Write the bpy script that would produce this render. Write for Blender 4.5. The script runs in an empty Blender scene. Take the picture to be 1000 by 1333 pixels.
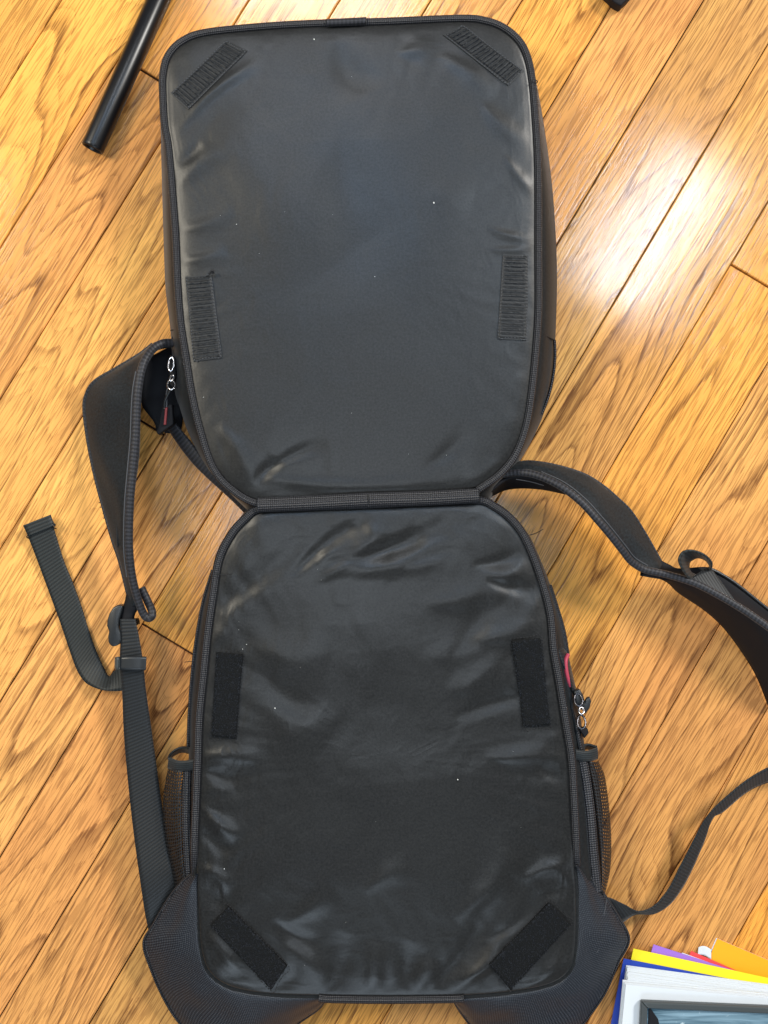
import bpy, bmesh, math, random
import numpy as np
from mathutils import Vector, noise as mnoise

# ------------------------------------------------------------------ camera, world, lamps
S = 0.00078          # metres of floor per photograph pixel (1000 x 1333)
H = 1.15             # camera height above the floor
SC = bpy.context.scene
COL = SC.collection

cam_d = bpy.data.cameras.new("camera")
cam = bpy.data.objects.new("camera", cam_d); COL.objects.link(cam)
cam.location = (0, 0, H)
cam_d.sensor_fit = 'VERTICAL'
cam_d.angle = 2*math.atan(666.5*S/H)
cam_d.clip_start = 0.02; cam_d.clip_end = 50
SC.camera = cam

w = bpy.data.worlds.new("World"); SC.world = w; w.use_nodes = True
bg = w.node_tree.nodes['Background']
bg.inputs[0].default_value = (0.86, 0.93, 1.0, 1); bg.inputs[1].default_value = 0.155

def area_lamp(name, loc, sx, sy, power, col, rotz=0, target=None):
    d = bpy.data.lights.new(name, 'AREA'); d.shape = 'RECTANGLE'; d.size = sx; d.size_y = sy
    d.energy = power; d.color = col
    o = bpy.data.objects.new(name, d); COL.objects.link(o); o.location = loc
    if target is not None:
        o.rotation_euler = (Vector(target)-Vector(loc)).to_track_quat('-Z', 'Y').to_euler()
    else:
        o.rotation_euler = (0, 0, rotz)
    return o
area_lamp('overhead_light', (0.86, 0.90, 2.45), 0.24, 0.54, 12, (0.66, 0.82, 1.0), math.radians(-35))
area_lamp('overhead_light', (2.25, 1.75, 2.45), 0.65, 0.65, 128, (1.0, 0.96, 0.90), target=(0, 0, 0))  # added key light, placed so its floor reflection stays out of view
area_lamp('overhead_light', (-0.22, 1.68, 2.45), 0.62, 0.26, 10, (0.97, 0.98, 1.0))
area_lamp('overhead_light', (-1.8, 0.9, 2.2), 0.85, 0.85, 54, (1.0, 0.92, 0.76), target=(0, 0, 0))
area_lamp('added_overhead_fill', (-0.08, -0.10, 2.45), 0.85, 0.40, 7.5, (0.80, 0.90, 1.0))  # invented overhead fill to light the folds at the top of the lower lining
area_lamp('sky_window', (-0.22, 1.02, 2.45), 0.50, 0.45, 7.5, (0.45, 0.68, 1.0))
area_lamp('added_sheen_light', (-2.4, 1.2, 1.3), 1.2, 1.3, 6, (0.78, 0.89, 1.0), target=(0, 0, 0))  # added soft light from the left for highlights on the wrinkles
area_lamp('added_sheen_light', (2.3, -1.2, 1.5), 1.0, 1.2, 6, (0.78, 0.89, 1.0), target=(0, 0, 0))  # its added counterpart on the right, also for wrinkle highlights
area_lamp('added_sheen_light', (-0.2, -2.3, 2.0), 1.5, 1.0, 24, (0.72, 0.86, 1.0), target=(0, 0, 0))  # added light behind the viewpoint so the lower folds have something to reflect

SC.view_settings.view_transform = 'Standard'; SC.view_settings.look = 'None'
SC.view_settings.exposure = 0.05; SC.view_settings.gamma = 1.0
SC.render.resolution_x = 768; SC.render.resolution_y = 1024
random.seed(4); rng = np.random.default_rng(4)

# ------------------------------------------------------------------ tracing helpers
def P(x, y, z=0.0):
    """plan position of a traced photograph point that stands at height z"""
    k = S*(1 - z/H)
    return Vector(((x-500)*k, (666.5-y)*k, z))

def catmull(pts, n, closed=False):
    """resample a control polyline (any dimension) into n points, even by arc length"""
    p = np.array(pts, float); m = len(p)
    out = []
    segs = m if closed else m-1
    for i in range(segs):
        if closed: a, b, c, d = p[(i-1) % m], p[i], p[(i+1) % m], p[(i+2) % m]
        else:
            b, c = p[i], p[i+1]
            a = p[i-1] if i > 0 else 2*b-c
            d = p[i+2] if i+2 < m else 2*c-b
        t = np.linspace(0, 1, 14, endpoint=False)[:, None]
        out.append(0.5*((2*b)+(-a+c)*t+(2*a-5*b+4*c-d)*t*t+(-a+3*b-3*c+d)*t**3))
    q = np.vstack(out+[p[:1] if closed else p[-1:]])
    L = np.concatenate([[0], np.cumsum(np.linalg.norm(np.diff(q, axis=0), axis=1))])
    s = np.linspace(0, L[-1], n, endpoint=not closed)
    return np.stack([np.interp(s, L, q[:, k]) for k in range(q.shape[1])], 1)

def tag(o, label=None, cat=None, group=None, kind=None):
    if label: o['label'] = label
    if cat: o['category'] = cat
    if group: o['group'] = group
    if kind: o['kind'] = kind
    return o

def empty(name, loc=(0, 0, 0)):
    o = bpy.data.objects.new(name, None); COL.objects.link(o); o.location = loc
    o.empty_display_size = 0.05
    return o

def mesh_obj(name, verts, faces, mat, parent=None, uvs=None, smooth=True, mats=None, fm=None):
    me = bpy.data.meshes.new(name)
    me.from_pydata([tuple(v) for v in verts], [], [tuple(int(i) for i in f) for f in faces])
    if uvs is not None:
        ul = me.uv_layers.new(name="UVMap")
        vi = np.empty(len(me.loops), dtype=np.int32); me.loops.foreach_get('vertex_index', vi)
        ul.data.foreach_set('uv', np.asarray(uvs, float)[vi].ravel())
    me.polygons.foreach_set('use_smooth', [smooth]*len(me.polygons))
    for m in (mats or [mat]): me.materials.append(m)
    if fm is not None: me.polygons.foreach_set('material_index', fm)
    me.update()
    o = bpy.data.objects.new(name, me); COL.objects.link(o)
    if parent: o.parent = parent
    return o

def grid_faces(nu, nv, closed_u=False, closed_v=False, off=0, flip=False):
    f = []
    for i in range(nu if closed_u else nu-1):
        for j in range(nv if closed_v else nv-1):
            a = i*nv+j; b = ((i+1) % nu)*nv+j; c = ((i+1) % nu)*nv+(j+1) % nv; d = i*nv+(j+1) % nv
            q = (a+off, b+off, c+off, d+off)
            f.append(q[::-1] if flip else q)
    return f

def path3(pts, n, closed=False):
    """pts: (px, py, z) -> n world points"""
    q = catmull(pts, n, closed)
    return np.array([P(a, b, c) for a, b, c in q])

def sweep(path, rx, rz, ns=10, closed=False, taper=None):
    """tube of elliptic section round a world path; returns verts, faces, uvs"""
    path = np.asarray(path, float); n = len(path)
    if closed: T = np.roll(path, -1, 0)-np.roll(path, 1, 0)
    else: T = np.gradient(path, axis=0)
    T /= np.linalg.norm(T, axis=1)[:, None]+1e-12
    up = np.array([0, 0, 1.0]); sd = np.cross(T, up)
    nn = np.linalg.norm(sd, axis=1)[:, None]
    sd = np.where(nn > 1e-3, sd/(nn+1e-9), np.array([1.0, 0, 0])); nz = np.cross(sd, T)
    L = np.concatenate([[0], np.cumsum(np.linalg.norm(np.diff(path, axis=0), axis=1))])
    V = []; U = []
    for i in range(n):
        k = 1 if taper is None else taper(i/(n-1))
        for j in range(ns):
            a = 2*math.pi*j/ns
            V.append(path[i]+sd[i]*math.cos(a)*rx*k+nz[i]*math.sin(a)*rz*k)
            aa = a if a < math.pi else 2*math.pi-a
            U.append((L[i], aa*(rx+rz)/2))
    F = grid_faces(n, ns, closed, True)
    if not closed:
        F.append(tuple(range(ns))[::-1]); F.append(tuple((n-1)*ns+j for j in range(ns)))
    return V, F, U

def tube_obj(name, pts, rpx, mat, parent=None, n=120, closed=False, rz=None, ns=10, taper=None):
    V, F, U = sweep(path3(pts, n, closed), rpx*S, (rz or rpx)*S, ns, closed, taper)
    return mesh_obj(name, V, F, mat, parent, U)

def loft(name, A, B, mat, parent=None, n=80, m=9, thick=0.002, puff=0.0, sag=0.0, wr=0.0, seed=0, zfun=None):
    """strap / cloth between two traced edges A and B of (px, py, z); real thickness"""
    a = path3(A, n); b = path3(B, n)
    V = []; U = []
    mid = (a+b)/2; L = np.concatenate([[0], np.cumsum(np.linalg.norm(np.diff(mid, axis=0), axis=1))])
    tops = np.zeros((n, m, 3))
    for j in range(m):
        t = j/(m-1); p = a*(1-t)+b*t
        bul = 4*t*(1-t)
        p = p.copy(); p[:, 2] += puff*(bul**0.6) - sag*bul
        for i in range(n):
            if wr: p[i, 2] += wr*bul*mnoise.noise(Vector((L[i]*28+seed, t*2.2, seed)))
            if zfun: p[i, 2] += zfun(i/(n-1), t)
        tops[:, j] = p
    tu = np.gradient(tops, axis=0); tv = np.gradient(tops, axis=1)
    nr = np.cross(tu, tv); nr /= np.linalg.norm(nr, axis=2)[:, :, None]+1e-12
    if nr[:, :, 2].mean() < 0: nr = -nr; fl = True
    else: fl = False
    bot = tops-nr*thick
    wd = np.linalg.norm(a-b, axis=1)
    for i in range(n):
        for j in range(m): V.append(tops[i, j]); U.append((L[i], wd[i]*(j/(m-1)-0.5)))
    for i in range(n):
        for j in range(m): V.append(bot[i, j]); U.append((L[i], wd[i]*(j/(m-1)-0.5)))
    o = n*m
    F = grid_faces(n, m, flip=fl)+grid_faces(n, m, off=o, flip=not fl)
    for i in range(n-1):
        F.append((i*m, (i+1)*m, (i+1)*m+o, i*m+o)[::(1 if fl else -1)])
        k = m-1; F.append((i*m+k, (i+1)*m+k, (i+1)*m+k+o, i*m+k+o)[::(-1 if fl else 1)])
    for j in range(m-1):
        F.append((j, j+1, j+1+o, j+o)); k = (n-1)*m; F.append((k+j, k+j+1, k+j+1+o, k+j+o)[::-1])
    ob = mesh_obj(name, V, F, mat, parent, U)
    return ob

def slab(name, poly, z0, z1, mat, parent=None, bevel=0.0006, smooth=False, seg=2):
    """extruded outline of px points with bevelled edges"""
    bm = bmesh.new()
    lo = [bm.verts.new(P(x, y, z1)*1) for x, y in poly]
    for v in lo: v.co.z = z0
    f = bm.faces.new(lo)
    r = bmesh.ops.extrude_face_region(bm, geom=[f])
    for v in [g for g in r['geom'] if isinstance(g, bmesh.types.BMVert)]: v.co.z = z1
    bmesh.ops.recalc_face_normals(bm, faces=bm.faces)
    if bevel:
        ed = [e for e in bm.edges if len(e.link_faces) == 2 and e.calc_face_angle(0) > 0.6]
        bmesh.ops.bevel(bm, geom=ed, offset=bevel, segments=seg, affect='EDGES', profile=0.5)
    uv = bm.loops.layers.uv.new('UVMap')
    for f in bm.faces:
        for l in f.loops: l[uv].uv = (l.vert.co.x, l.vert.co.y)
    me = bpy.data.meshes.new(name); bm.to_mesh(me); bm.free()
    me.materials.append(mat)
    for p in me.polygons: p.use_smooth = smooth
    o = bpy.data.objects.new(name, me); COL.objects.link(o)
    if parent: o.parent = parent
    return o

# ------------------------------------------------------------------ materials
class NT:
    def __init__(s, name):
        s.m = bpy.data.materials.new(name); s.m.use_nodes = True
        s.t = s.m.node_tree; s.b = s.t.nodes['Principled BSDF']
    def n(s, typ, **kw):
        nd = s.t.nodes.new('ShaderNode'+typ)
        for k, v in kw.items():
            if k in nd.bl_rna.properties.keys() and k != 'inputs': setattr(nd, k, v)
        return nd
    def l(s, a, b): s.t.links.new(a, b)
    def put(s, sock, v):
        if isinstance(v, bpy.types.NodeSocket): s.l(v, sock)
        else: sock.default_value = v
    def math(s, op, a, b=0.0, c=None, clamp=False):
        nd = s.n('Math', operation=op); nd.use_clamp = clamp
        s.put(nd.inputs[0], a); s.put(nd.inputs[1], b)
        if c is not None: s.put(nd.inputs[2], c)
        return nd.outputs[0]
    def ramp(s, v, lo, hi, a=0.0, b=1.0):
        nd = s.n('MapRange'); nd.clamp = True
        for k, x in zip((0, 1, 2, 3, 4), (v, lo, hi, a, b)): s.put(nd.inputs[k], x)
        return nd.outputs[0]
    def scale(s, vec, sc, loc=(0, 0, 0)):
        nd = s.n('Mapping'); s.l(vec, nd.inputs[0]); nd.inputs[3].default_value = sc
        nd.inputs[1].default_value = loc; return nd.outputs[0]
    def noise(s, vec, scale=1, detail=2, rough=0.5, dist=0):
        nd = s.n('TexNoise'); s.l(vec, nd.inputs['Vector'])
        nd.inputs['Scale'].default_value = scale; nd.inputs['Detail'].default_value = detail
        nd.inputs['Roughness'].default_value = rough; nd.inputs['Distortion'].default_value = dist
        return nd.outputs[0]
    def mix(s, f, a, b, mode='MIX'):
        nd = s.n('Mix', data_type='RGBA'); nd.data_type = 'RGBA'; nd.blend_type = mode
        s.put(nd.inputs[0], f); s.put(nd.inputs[6], a if isinstance(a, bpy.types.NodeSocket) else (*a, 1)[:4])
        s.put(nd.inputs[7], b if isinstance(b, bpy.types.NodeSocket) else (*b, 1)[:4])
        return nd.outputs[2]
    def bump(s, h, strength=0.5, dist=0.001):
        nd = s.n('Bump'); nd.inputs['Strength'].default_value = strength
        nd.inputs['Distance'].default_value = dist; s.l(h, nd.inputs['Height'])
        s.l(nd.outputs[0], s.b.inputs['Normal']); return nd
    def set(s, **kw):
        nm = dict(col='Base Color', rough='Roughness', spec='Specular IOR Level', metal='Metallic',
                  sheen='Sheen Weight', sr='Sheen Roughness', coat='Coat Weight', cr='Coat Roughness', alpha='Alpha',
                  trans='Transmission Weight', em='Emission Strength')
        for k, v in kw.items():
            if k == 'col' and not isinstance(v, bpy.types.NodeSocket): v = (*v, 1)
            s.put(s.b.inputs[nm[k]], v)

def uvxy(t):
    uv = t.n('UVMap').outputs[0]; sp = t.n('SeparateXYZ'); t.l(uv, sp.inputs[0])
    return uv, sp.outputs[0], sp.outputs[1]

def mat_wood():
    t = NT('oak_plank')
    tc = t.n('TexCoord').outputs['Object']; oi = t.n('ObjectInfo')
    rnd = oi.outputs['Random']
    cb = t.n('CombineXYZ'); t.put(cb.inputs[0], t.math('MULTIPLY', rnd, 31.0)); t.put(cb.inputs[1], t.math('MULTIPLY', rnd, 17.0)); t.put(cb.inputs[2], t.math('MULTIPLY', rnd, 53.0))
    ad = t.n('VectorMath', operation='ADD'); t.l(tc, ad.inputs[0]); t.l(cb.outputs[0], ad.inputs[1]); v = ad.outputs[0]
    sy = t.n('SeparateXYZ'); t.l(tc, sy.inputs[0]); X, Y = sy.outputs[0], sy.outputs[1]
    r2 = t.math('FRACT', t.math('MULTIPLY', rnd, 7.31)); r3 = t.math('FRACT', t.math('MULTIPLY', rnd, 13.7))
    F1 = t.noise(t.scale(v, (1.5, 12, 1)), 1, 1, 0.4)
    wand = t.math('MULTIPLY', t.math('SUBTRACT', t.noise(t.scale(v, (3.2, 2, 1), (8, 3, 1)), 1, 1), 0.5), 0.06)
    rag = t.noise(t.scale(v, (22, 420, 1)), 1, 2, 0.6)
    rag2 = t.noise(t.scale(v, (70, 150, 1)), 1, 2, 0.6)
    yy = t.math('ADD', t.math('SUBTRACT', Y, t.ramp(r2, 0, 1, -0.03, 0.03)), wand)
    par = t.math('MULTIPLY', t.math('MULTIPLY', yy, yy), t.ramp(r3, 0, 1, 350.0, 2300.0))
    F = t.math('ADD', t.math('MULTIPLY', X, t.ramp(r2, 0, 1, -5.0, 5.0)), par)
    F = t.math('ADD', F, t.math('MULTIPLY', F1, t.ramp(r3, 0, 1, 14.0, 7.0)))
    F = t.math('ADD', F, t.math('ADD', t.math('MULTIPLY', t.math('SUBTRACT', rag, 0.5), 0.13), t.math('MULTIPLY', t.math('SUBTRACT', rag2, 0.5), 0.10)))
    fr = t.math('FRACT', F)
    wid = t.ramp(t.noise(t.scale(v, (5, 22, 1), (3, 9, 2)), 1, 1), 0.33, 0.55, 0.55, 1.0)
    wid2 = t.ramp(t.noise(t.scale(v, (6, 26, 1), (2, 5, 7)), 1, 1), 0.47, 0.68, 11.0, 2.4)
    band = t.math('MULTIPLY', t.math('POWER', t.math('SUBTRACT', 1.0, fr), wid2), 1.8, clamp=True)
    band = t.math('MULTIPLY', band, t.ramp(fr, 0.0, 0.05))
    band = t.math('MULTIPLY', band, wid)
    pore = t.ramp(t.noise(t.scale(v, (30, 680, 1), (1, 1, 1)), 1, 1, 0.5), 0.44, 0.49)
    line = t.ramp(t.noise(t.scale(v, (7, 480, 1), (5, 2, 1)), 1, 1, 0.5), 0.40, 0.56)
    blo = t.ramp(t.noise(t.scale(v, (3.5, 11, 1), (7, 4, 5)), 1, 3, 0.55), 0.3, 0.7)
    base = t.mix(blo, (0.90, 0.49, 0.13), (0.72, 0.345, 0.10))
    fl = t.math('POWER', t.math('SUBTRACT', 1.0, t.math('FRACT', t.math('MULTIPLY', F, 3.0))), 4.5)
    fl = t.math('MULTIPLY', fl, t.ramp(pore, 0, 1, 1.0, 0.45))
    base = t.mix(t.math('MULTIPLY', fl, 0.72), base, (0.34, 0.15, 0.042))
    base = t.mix(t.math('MULTIPLY', t.math('SUBTRACT', 1.0, line), 0.12), base, (0.40, 0.19, 0.055))
    dk = t.math('MULTIPLY', band, t.ramp(pore, 0, 1, 1.0, 0.68), clamp=True)
    dk = t.math('MULTIPLY', dk, oi.outputs['Alpha'])
    base = t.mix(t.math('MULTIPLY', dk, 0.95, clamp=True), base, (0.115, 0.042, 0.014))
    base = t.mix(t.math('MULTIPLY', t.math('SUBTRACT', 1.0, pore), 0.42), base, (0.22, 0.09, 0.026))
    base = t.mix(1.0, base, oi.outputs['Color'], 'MULTIPLY')
    t.set(col=base, rough=t.ramp(t.noise(t.scale(v, (14, 50, 1)), 1, 3), 0.3, 0.7, 0.10, 0.15), spec=0.5)
    hgt = t.math('SUBTRACT', t.math('ADD', t.math('MULTIPLY', pore, 0.5), t.math('MULTIPLY', line, 0.5)), t.math('MULTIPLY', dk, 0.6))
    t.bump(hgt, 0.07, 0.0004)
    return t.m

def mat_liner(name='liner_nylon', col=(0.0088, 0.0088, 0.0086), rough=0.32, spec=0.40):
    t = NT(name); tc = t.n('TexCoord').outputs['Object']
    wv = t.noise(t.scale(tc, (750, 750, 1)), 1, 2, 0.7)
    wv = t.math('ADD', t.math('MULTIPLY', wv, 0.5), t.math('MULTIPLY', t.noise(t.scale(tc, (430, 430, 1)), 1, 1, 0.5), 0.5))
    big = t.noise(t.scale(tc, (9, 9, 9)), 1, 3, 0.55)
    wr = t.noise(t.scale(tc, (60, 60, 60)), 1, 3, 0.6, 0.6)
    c2 = tuple(x*0.45 for x in col)
    c = t.mix(t.ramp(wv, 0.36, 0.64), c2, tuple(x*1.6 for x in col))
    t.set(col=c, rough=t.ramp(big, 0.3, 0.7, rough, rough+0.08), spec=spec, sheen=0.08, sr=0.45)
    t.bump(t.math('ADD', t.math('MULTIPLY', wv, 0.55), t.math('MULTIPLY', wr, 0.25)), 0.22, 0.0007)
    return t.m

def mat_braid(name='braided_binding', period=0.0040, dark=(0.005, 0.005, 0.007), light=(0.045, 0.045, 0.052)):
    t = NT(name); uv, u, v = uvxy(t)
    k = 2*math.pi/period
    a = t.math('SINE', t.math('MULTIPLY', t.math('ADD', u, v), k)); b = t.math('SINE', t.math('MULTIPLY', t.math('SUBTRACT', u, v), k))
    d = t.math('MULTIPLY', a, b); f = t.ramp(d, 0.0, 0.75)
    nz = t.noise(t.scale(uv, (500, 500, 1)), 1, 2)
    f = t.math('MULTIPLY', f, t.ramp(nz, 0.3, 0.6, 0.35, 1.0))
    t.set(col=t.mix(f, dark, light), rough=0.5, spec=0.45)
    t.bump(d, 0.6, 0.0007); return t.m

def mat_webbing(name='ribbed_webbing', col=(0.0075, 0.0095, 0.0115), period=0.0034, along=True):
    t = NT(name); uv, u, v = uvxy(t)
    s = t.math('SINE', t.math('MULTIPLY', u if along else v, 2*math.pi/period))
    s2 = t.math('SINE', t.math('MULTIPLY', v if along else u, 2*math.pi/0.0018))
    nz = t.noise(t.scale(uv, (700, 700, 1)), 1, 2)
    f = t.math('MULTIPLY', t.ramp(t.math('ADD', s, t.math('MULTIPLY', s2, 0.4)), -0.6, 1.2), t.ramp(nz, 0.25, 0.65, 0.5, 1.0))
    t.set(col=t.mix(f, tuple(x*0.45 for x in col), tuple(x*1.9 for x in col)), rough=0.52, spec=0.35, sheen=0.1)
    t.bump(s, 0.15, 0.0005); return t.m

def mat_ballistic(name='ballistic_nylon'):
    t = NT(name); uv, u, v = uvxy(t); k = 2*math.pi/0.0048
    wob = t.math('MULTIPLY', t.noise(t.scale(uv, (12, 12, 1)), 1, 1), 0.018)
    uu = t.math('ADD', u, wob); 
    a = t.math('SINE', t.math('MULTIPLY', t.math('ADD', uu, v), k)); b = t.math('SINE', t.math('MULTIPLY', t.math('SUBTRACT', uu, v), k))
    d = t.math('MULTIPLY', a, b); nz = t.noise(t.scale(uv, (400, 400, 1)), 1, 2)
    f = t.math('MULTIPLY', t.ramp(d, -0.3, 0.8), t.ramp(nz, 0.25, 0.65, 0.4, 1.0))
    t.set(col=t.mix(f, (0.004, 0.006, 0.011), (0.060, 0.066, 0.076)), rough=0.5, spec=0.35)
    t.bump(d, 0.12, 0.0008); return t.m

def mat_plain(name, col, rough=0.5, spec=0.5, metal=0, coat=0, nscale=0, nstr=0.2, var=0.0, sheen=0):
    t = NT(name)
    tc = t.n('TexCoord').outputs['Object']
    nz = t.noise(t.scale(tc, (nscale or 80,)*3), 1, 3, 0.6)
    c = t.mix(nz, tuple(x*(1-var) for x in col), tuple(min(1, x*(1+var)) for x in col))
    t.set(col=c, rough=rough, spec=spec, metal=metal, coat=coat, sheen=sheen)
    if nscale: t.bump(nz, nstr, 0.0006)
    return t.m

def mat_mesh():
    """open knitted net: holes are real gaps in the shading"""
    t = NT('pocket_net'); uv, u, v = uvxy(t); k = 2*math.pi/0.0066
    wob = t.math('MULTIPLY', t.noise(t.scale(uv, (60, 60, 1)), 1, 2), 0.004)
    uu = t.math('ADD', u, wob)
    a = t.math('SINE', t.math('MULTIPLY', t.math('ADD', uu, v), k)); b = t.math('SINE', t.math('MULTIPLY', t.math('SUBTRACT', uu, v), k))
    d = t.math('MULTIPLY', a, b)
    hole = t.math('GREATER_THAN', d, 0.22)
    t.set(col=t.mix(t.ramp(d, -0.6, 0.2), (0.012, 0.012, 0.013), (0.005, 0.005, 0.006)), rough=0.5, alpha=t.math('SUBTRACT', 1.0, hole))
    return t.m

M = dict(
    wood=mat_wood(), sub=mat_plain('dark_joint', (0.05, 0.02, 0.008), 0.8),
    liner=mat_liner(), side=mat_liner('side_nylon', (0.008, 0.009, 0.0095), 0.5, 0.22),
    strapf=mat_liner('strap_nylon', (0.0085, 0.0115, 0.014), 0.52, 0.2),
    braid=mat_braid(), coil=mat_braid('zipper_chain', 0.0046, (0.004, 0.004, 0.006), (0.07, 0.07, 0.08)),
    web=mat_webbing(), webg=mat_webbing('green_black_webbing', (0.011, 0.014, 0.014)), rib=mat_webbing('ribbed_edge', (0.016, 0.016, 0.020), 0.0038),
    elastic=mat_webbing('elastic_hem', (0.012, 0.016, 0.018), 0.002, False),
    ball=mat_ballistic(), net=mat_mesh(),
    black=mat_plain('black_lining', (0.006, 0.006, 0.008), 0.7, 0.25, nscale=300),
    plast=mat_plain('black_plastic', (0.012, 0.014, 0.016), 0.38, 0.5, nscale=60, nstr=0.05),
    hook=mat_webbing('hook_tape', (0.009, 0.010, 0.011), 0.0034), loop=mat_plain('loop_pile', (0.0025, 0.003, 0.0035), 0.9, 0.25, nscale=500, nstr=0.8, var=0.4),
    fib=mat_plain('loop_thread', (0.020, 0.024, 0.032), 0.6, 0.3), thread=mat_plain('sewing_thread', (0.045, 0.048, 0.055), 0.6),
    darkthread=mat_plain('dark_thread', (0.006, 0.006, 0.007), 0.7),
    tube=mat_plain('gloss_black_enamel', (0.004, 0.004, 0.005), 0.32, 0.4), chrome=mat_plain('bright_zipper_metal', (0.75, 0.75, 0.78), 0.22, metal=1),
    gun=mat_plain('dark_zipper_metal', (0.10, 0.10, 0.11), 0.25, metal=1),
    red=mat_plain('red_woven_tag', (0.13, 0.006, 0.01), 0.6, nscale=400), pink=mat_plain('pink_cord', (0.42, 0.04, 0.075), 0.55, nscale=600),
    lint=mat_plain('white_lint', (0.75, 0.75, 0.72), 0.8),
    white=mat_plain('white_paper', (0.60, 0.64, 0.68), 0.7, 0.3, nscale=30, nstr=0.15, var=0.03), 
    yellow=mat_plain('yellow_card', (0.86, 0.72, 0.02), 0.6, 0.3), purple=mat_plain('purple_card', (0.30, 0.14, 0.55), 0.6, 0.3),
    redc=mat_plain('red_card', (0.72, 0.06, 0.06), 0.6, 0.3), orange=mat_plain('orange_card', (0.90, 0.36, 0.01), 0.6, 0.3),
    blue=mat_plain('blue_folder', (0.015, 0.05, 0.36), 0.4, 0.5), frame=mat_plain('grey_black_frame', (0.05, 0.058, 0.06), 0.35),
)

# ------------------------------------------------------------------ floor: every plank its own piece
NRM = np.array([0.857, 0.515]); ALG = np.array([0.515, -0.857])      # across / along the boards, photo axes
def seam_pt(o, t):
    th = math.radians(59+(o-771)*0.0019)
    c = NRM*o+ALG*(-313)
    return c+np.array([math.cos(th), -math.sin(th)])*(t+313)
floor = mesh_obj('floor', [(-1.6, -1.8, -0.02), (1.6, -1.8, -0.02), (1.6, 1.8, -0.02), (-1.6, 1.8, -0.02), (-1.6, -1.8, -0.006), (1.6, -1.8, -0.006), (1.6, 1.8, -0.006), (-1.6, 1.8, -0.006)],
                 [(3, 2, 1, 0), (4, 5, 6, 7), (0, 1, 5, 4), (1, 2, 6, 5), (2, 3, 7, 6), (3, 0, 4, 7)], M['sub'], smooth=False)
tag(floor, kind='structure')
seams = [-360, -255, -150, -45, 60, 165, 270, 372, 475, 579, 684, 786, 890, 997, 1105, 1224, 1333, 1446, 1552, 1657, 1760, 1860]
joints = {5: [17], 7: [-375], 9: [-601], 13: [195]}
tints = {  # per board: tone (rgb multiplier, figure strength) from one joint to the next
    3: [((0.92, 0.86, 0.70), 1.0)], 4: [((1.06, 0.98, 0.74), 1.0)],
    5: [((0.92, 0.84, 0.86), 0.9), ((0.96, 0.86, 0.72), 1.0)], 6: [((1.0, 0.98, 0.95), 0.85)],
    7: [((1.02, 0.98, 1.0), 0.7), ((1.0, 0.93, 0.95), 0.8)], 8: [((0.96, 0.9, 1.0), 0.9)],
    9: [((0.86, 0.76, 0.86), 1.0), ((1.04, 0.95, 0.74), 0.8)], 10: [((0.90, 0.84, 0.92), 0.8)],
    11: [((0.72, 0.72, 0.78), 0.8)], 12: [((0.80, 0.78, 0.8), 1.0)],
    13: [((0.96, 0.86, 0.66), 1.0), ((0.92, 0.86, 0.68), 1.0)], 14: [((0.86, 0.80, 0.86), 0.9)], 15: [((0.76, 0.70, 0.78), 1.0)],
    16: [((0.76, 0.68, 0.74), 0.9)], 17: [((1.0, 0.82, 0.5), 0.8)]}
prng = random.Random(11)
for i in range(len(seams)-1):
    cuts = [-1900]+sorted(joints.get(i, [])) + [900]
    if i not in joints: # joints of the other boards fall outside the picture
        cuts = [-1900, -1500-prng.random()*200, 500+prng.random()*300, 900] if 3 < i < 18 else [-1900, 900]
    for k in range(len(cuts)-1):
        o0, o1, t0, t1 = seams[i], seams[i+1], cuts[k], cuts[k+1]
        q = [seam_pt(o0, t0), seam_pt(o1, t0), seam_pt(o1, t1), seam_pt(o0, t1)]
        wv = [P(a[0], a[1]) for a in q]
        c = sum(wv, Vector())/4
        ang = math.atan2((wv[3]-wv[0]).y, (wv[3]-wv[0]).x)
        ca, sa = math.cos(-ang), math.sin(-ang)
        lo = [Vector(((p-c).x*ca-(p-c).y*sa, (p-c).x*sa+(p-c).y*ca, 0)) for p in wv]
        def inset(d, z):
            out = []
            for p in lo: out.append((p.x-math.copysign(d+0.0005, p.x), p.y-math.copysign(d, p.y), z))
            return out
        dz = prng.uniform(-0.00015, 0.0)
        g = 0.00036 + prng.random()*0.00034
        V = inset(g, -0.006)+inset(g, -0.0010+dz)+inset(g+0.0009, dz)
        F = [(8, 9, 10, 11)]
        for r in (0, 4):
            for j in range(4): F.append((r+j, r+(j+1) % 4, r+4+(j+1) % 4, r+4+j))
        sgn = (lo[1].x-lo[0].x)*(lo[2].y-lo[1].y)-(lo[1].y-lo[0].y)*(lo[2].x-lo[1].x)
        if sgn < 0: F = [f[::-1] for f in F]
        ob = mesh_obj('plank', V, F, M['wood'], floor, smooth=False)
        ob.location = c; ob.rotation_euler = (0, 0, ang)
        tt = tints.get(i)
        col, al = (tt[min(k if i in joints else 0, len(tt)-1)] if tt else ((1, 0.92, 0.8), 0.8))
        ob.color = (*[0.92*a+0.08*b for a, b in zip(col, (1.0, 0.93, 0.86))], al)

# ------------------------------------------------------------------ backpack
bag = empty('backpack', (0, 0, 0))
tag(bag, 'black backpack lying open on the wood floor, its two padded halves joined at a hinge', 'backpack')

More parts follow.
